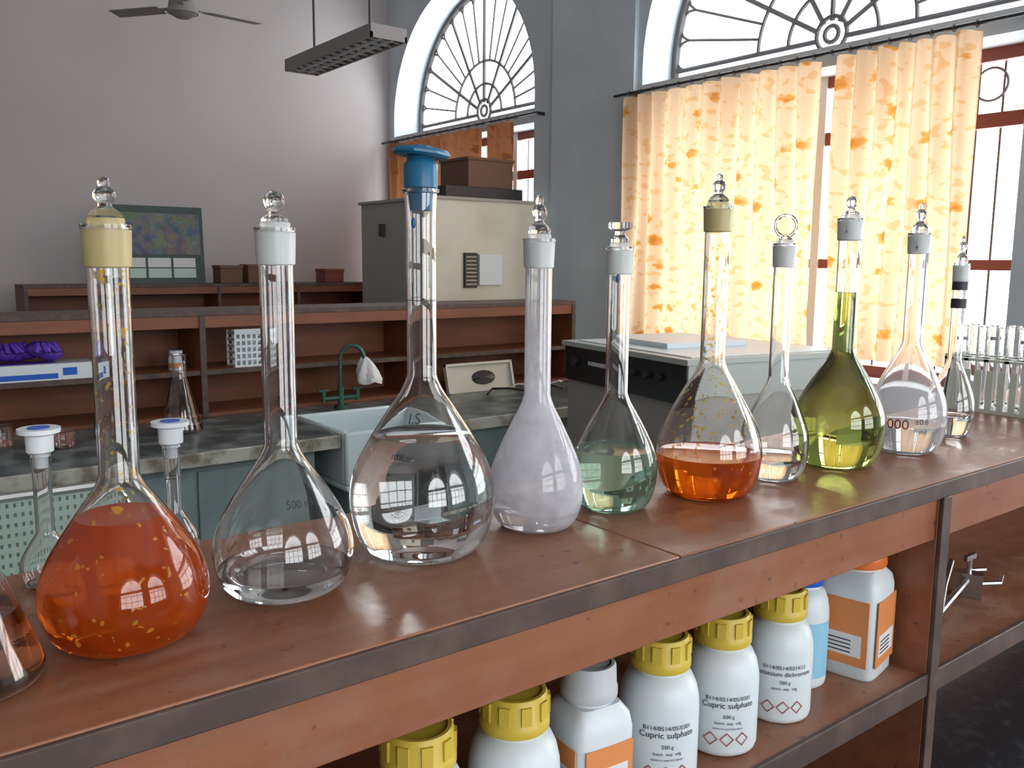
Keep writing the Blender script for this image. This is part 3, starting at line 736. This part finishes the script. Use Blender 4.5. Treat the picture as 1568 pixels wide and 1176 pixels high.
nt.links.new(tc.outputs['Object'], nz.inputs['Vector']); nt.links.new(tc.outputs['Object'], vo.inputs['Vector'])
mm = nt.nodes.new('ShaderNodeMix'); mm.data_type = 'RGBA'; mm.inputs[0].default_value = .06
nt.links.new(nz.outputs[0], cr.inputs[0]); nt.links.new(cr.outputs[0], mm.inputs[6]); nt.links.new(vo.outputs['Color'], mm.inputs[7]); nt.links.new(mm.outputs[2], bs.inputs['Base Color'])
M_print = m
M_dkgreen = P('dark_green_frame', (.015, .04, .035), .4)
b = B('display_board'); T = Matrix.Translation((2.22, 7.86, 1.4405)) @ Matrix.Rotation(-.06, 4, 'X')
b.box(-.39, .39, 0, .02, 0, .66, M_dkgreen, T); b.box(-.36, .36, -.004, 0, .25, .60, M_print, T)
for k in range(3): b.box(-.30+.21*k, -.11+.21*k, -.004, 0, .05, .13, M_greenpl, T); b.box(-.30+.21*k, -.11+.21*k, -.004, 0, .14, .22, M_whitefr, T)
b.done()
for k, (x, y, sx, sz, mm_) in enumerate(((2.78, 7.86, .14, .16, M_card), (3.05, 7.88, .16, .17, M_card), (3.78, 7.86, .14, .13, M_redframe))):
    b = B('storage_box' + ('.%03d' % k if k else '')); b.box(x-sx/2, x+sx/2+.06, y-.1, y+.1, 1.4405, 1.44+sz, mm_); b.box(x-sx/2-.006, x+sx/2+.066, y-.106, y+.106, 1.44+sz-.03, 1.44+sz, mm_); b.done(bevel=.006)

# ------------------------------------------------------------------ ceiling fan, hanging light
b = B('ceiling_fan')
fx, fy, fz = 2.17, 6.80, 3.47
b.cyl((fx, fy, fz-.04), .11, .10, M_fan, 32, .09); b.cyl((fx, fy, fz+.06), .015, 5-fz-.06, M_fan, 12); b.cyl((fx, fy, fz-.07), .05, .03, M_fan, 24, .1); b.cyl((fx, fy, 4.9), .06, .1, M_fan, 20, .03)
for k in range(3):
    T = Matrix.Translation((fx, fy, fz)) @ Matrix.Rotation(6*D2R+k*120*D2R, 4, 'Z') @ Matrix.Rotation(8*D2R, 4, 'X')
    b.box(.08, .22, -.02, .02, -.004, .004, M_fan, T); b.box(.18, .60, -.065, .065, -.005, .0, M_fan, T)
b.done(bevel=.003)
b = B('hanging_tube_light')
x0, x1, y0, y1, z0 = 2.47, 2.70, 4.52, 5.70, 2.89
b.box(x0, x1, y0, y1, z0+.03, z0+.075, M_fan)
b.box(x0, x0+.012, y0, y1, z0-.0, z0+.03, M_fan); b.box(x1-.012, x1, y0, y1, z0, z0+.03, M_fan); b.box(x0, x1, y0, y0+.012, z0, z0+.03, M_fan); b.box(x0, x1, y1-.012, y1, z0, z0+.03, M_fan)
b.tube([(x0+.08, y0+.03, z0+.012), (x0+.08, y1-.03, z0+.012)], .013, M_whitepl, 12); b.tube([(x1-.08, y0+.03, z0+.012), (x1-.08, y1-.03, z0+.012)], .013, M_whitepl, 12)
for k in range(12): b.box(x0+.012, x1-.012, y0+.06+.095*k, y0+.064+.095*k, z0, z0+.03, M_fan)
for yy in (4.75, 5.5): b.tube([(2.59, yy, z0+.07), (2.59, yy, 5.0)], .008, M_dkmetal)
b.done()

# ------------------------------------------------------------------ camera
cd = bpy.data.cameras.new('camera'); cam = bpy.data.objects.new('camera', cd); bpy.context.collection.objects.link(cam)
cd.sensor_width = 36; cd.lens = 30.77; cd.clip_start = .02
R = Euler((82*D2R, 0, -37.6*D2R)).to_matrix().to_4x4() @ Matrix.Rotation(.5*D2R, 4, 'Z')
cam.matrix_world = Matrix.Translation((0, 0, 1.66)) @ R
scene.camera = cam
try:
    scene.view_settings.view_transform = 'Standard'; scene.view_settings.look = 'None'
except Exception as ex: print(ex)
